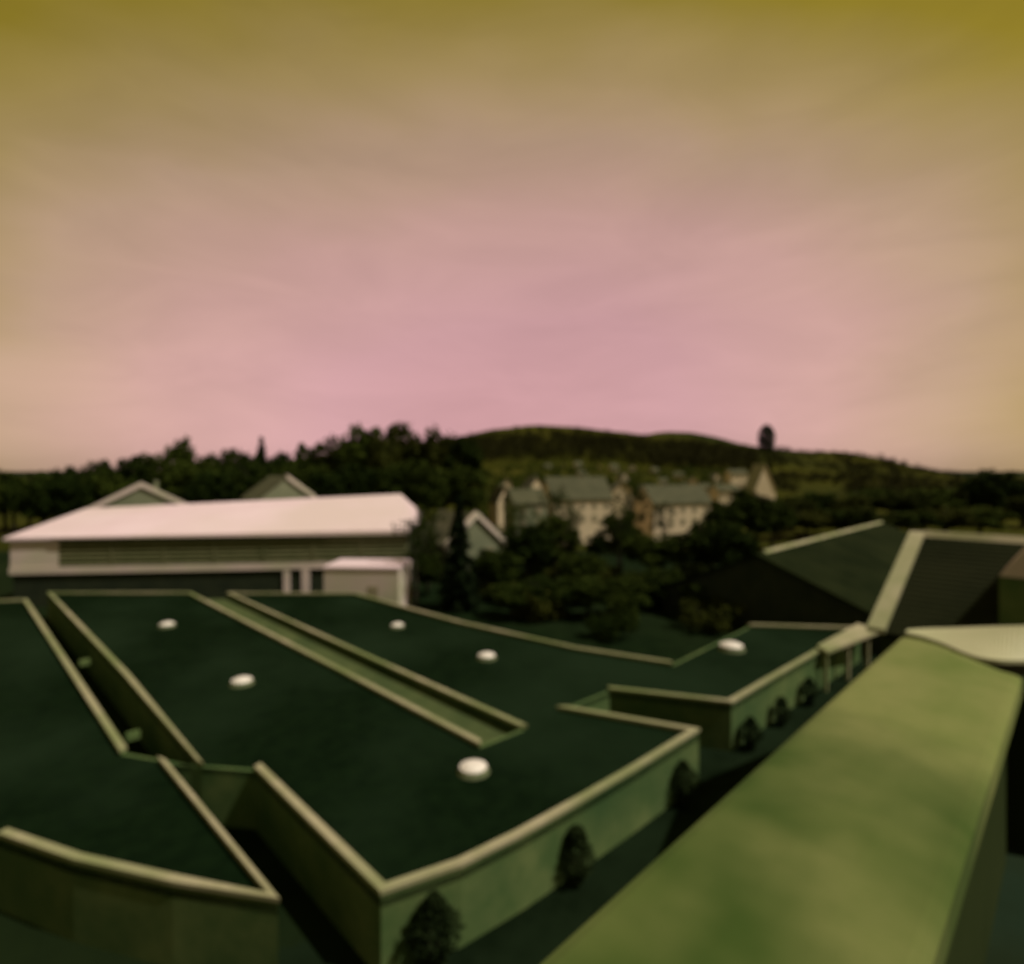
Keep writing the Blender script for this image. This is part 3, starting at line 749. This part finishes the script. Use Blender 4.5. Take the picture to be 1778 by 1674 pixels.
# right-hand trees below the hill
for i, (px, yt, wp, d) in enumerate(((1375, 862, 80, 150), (1420, 852, 80, 165), (1470, 858, 80, 160), (1520, 846, 90, 175), (1570, 852, 90, 165), (1620, 846, 90, 175), (1665, 840, 90, 180), (1350, 880, 60, 135), (1400, 885, 80, 138), (1455, 884, 90, 140), (1510, 880, 90, 138), (1580, 884, 90, 140), (1640, 880, 90, 140), (1700, 878, 90, 140), (1790, 860, 90, 140))):
    tree((OLV[0], DEC[0], OLV[1], DEC[2])[i % 4], px, yt, wp, d, ('olive', 'dark')[i % 2] + ' tree in the belt ' + ('beyond the pale ridge of the long low building' if px < 1560 else 'beyond the dark roof with the pale verge') + (', front row' if d < 145 else ', back row'), 'tree belt beyond the pitched roofs')
for px, yt, wp in ((1728, 812, 80), (1775, 828, 90)):
    tree(DEC[0], px, yt, wp, 168, 'big dark tree breaking the ridge above the pale dormer', 'big dark trees above the dormer')
# columnar shrubs along the courtyard wall
for i, (u_, v_, s, lab) in enumerate(((11.9, 15.65, 1.12, 'columnar shrub at the left corner of the courtyard wall'), (18.6, 14.85, 1.15, 'tall columnar shrub midway along the left courtyard wall'),
                                      (26.8, 14.5, 1.0, 'columnar shrub at the right end of the left courtyard wall'), (34.9, 14.45, .85, 'columnar shrub at the corner after the wall notch'),
                                      (39.6, 14.35, .95, 'columnar shrub between the notch corner and entrance canopy'), (44.5, 14.2, .9, 'columnar shrub next to the entrance canopy'))):
    SHR[i % 3].place('shrub', (u_, v_, 0), s * (1.15, .95, 1.05)[i % 3], s * (1.0, 1.06, .9)[(i + 1) % 3], i * 1.3, lab, 'shrub', 'columnar shrubs along the courtyard wall')
# wood on the hillside: one mass nobody could count
wd = MB(); wr = random.Random(9)
for k in range(1500):
    px = wr.uniform(560, 1320); d = wr.uniform(440, 625) if px < 1130 else wr.uniform(410, 585)
    x_, y_ = at(px, d); z = hillz(px, d); h_ = wr.uniform(8, 13)
    cc = Vector((x_, y_, z + h_ * .5))
    for _ in range(34):
        o = Vector((wr.gauss(0, 1), wr.gauss(0, 1), wr.gauss(0, 1))).normalized() * wr.random() ** .4
        leaf(wd, wr, cc + Vector((o.x * 4.2, o.y * 4.2, o.z * h_ * .5)), 1.0)
for k in range(1100):
    px = wr.uniform(1325, 1800); d = wr.uniform(280, 680)
    if math.sin(px * .03) + math.sin(d * .05 + px * .01) < -.75: continue
    x_, y_ = at(px, d); z = hillz(px, d); h_ = wr.uniform(4, 8)
    cc = Vector((x_, y_, z + h_ * .5))
    for _ in range(24):
        o = Vector((wr.gauss(0, 1), wr.gauss(0, 1), wr.gauss(0, 1))).normalized() * wr.random() ** .4
        leaf(wd, wr, cc + Vector((o.x * 3.4, o.y * 3.4, o.z * h_ * .5)), 0.9)
hd = MB()
for k in range(800):
    px = wr.uniform(800, 1330); d = wr.uniform(160, 420)
    x_, y_ = at(px, d); z = hillz(px, d); h_ = wr.uniform(2.0, 5.0)
    cc = Vector((x_, y_, z + h_ * .45))
    for _ in range(26):
        o = Vector((wr.gauss(0, 1), wr.gauss(0, 1), wr.gauss(0, 1))).normalized() * wr.random() ** .4
        leaf(hd, wr, cc + Vector((o.x * 2.6, o.y * 2.6, o.z * h_ * .5)), 0.6)
tag(hd.build('garden_scrub', 'leaf'), 'dark garden scrub scattered among the houses below the hill', 'scrub', kind='stuff')
tag(wd.build('hill_wood', 'wood'), 'dark brownish wood along the hillside above the houses', 'wood', kind='stuff')
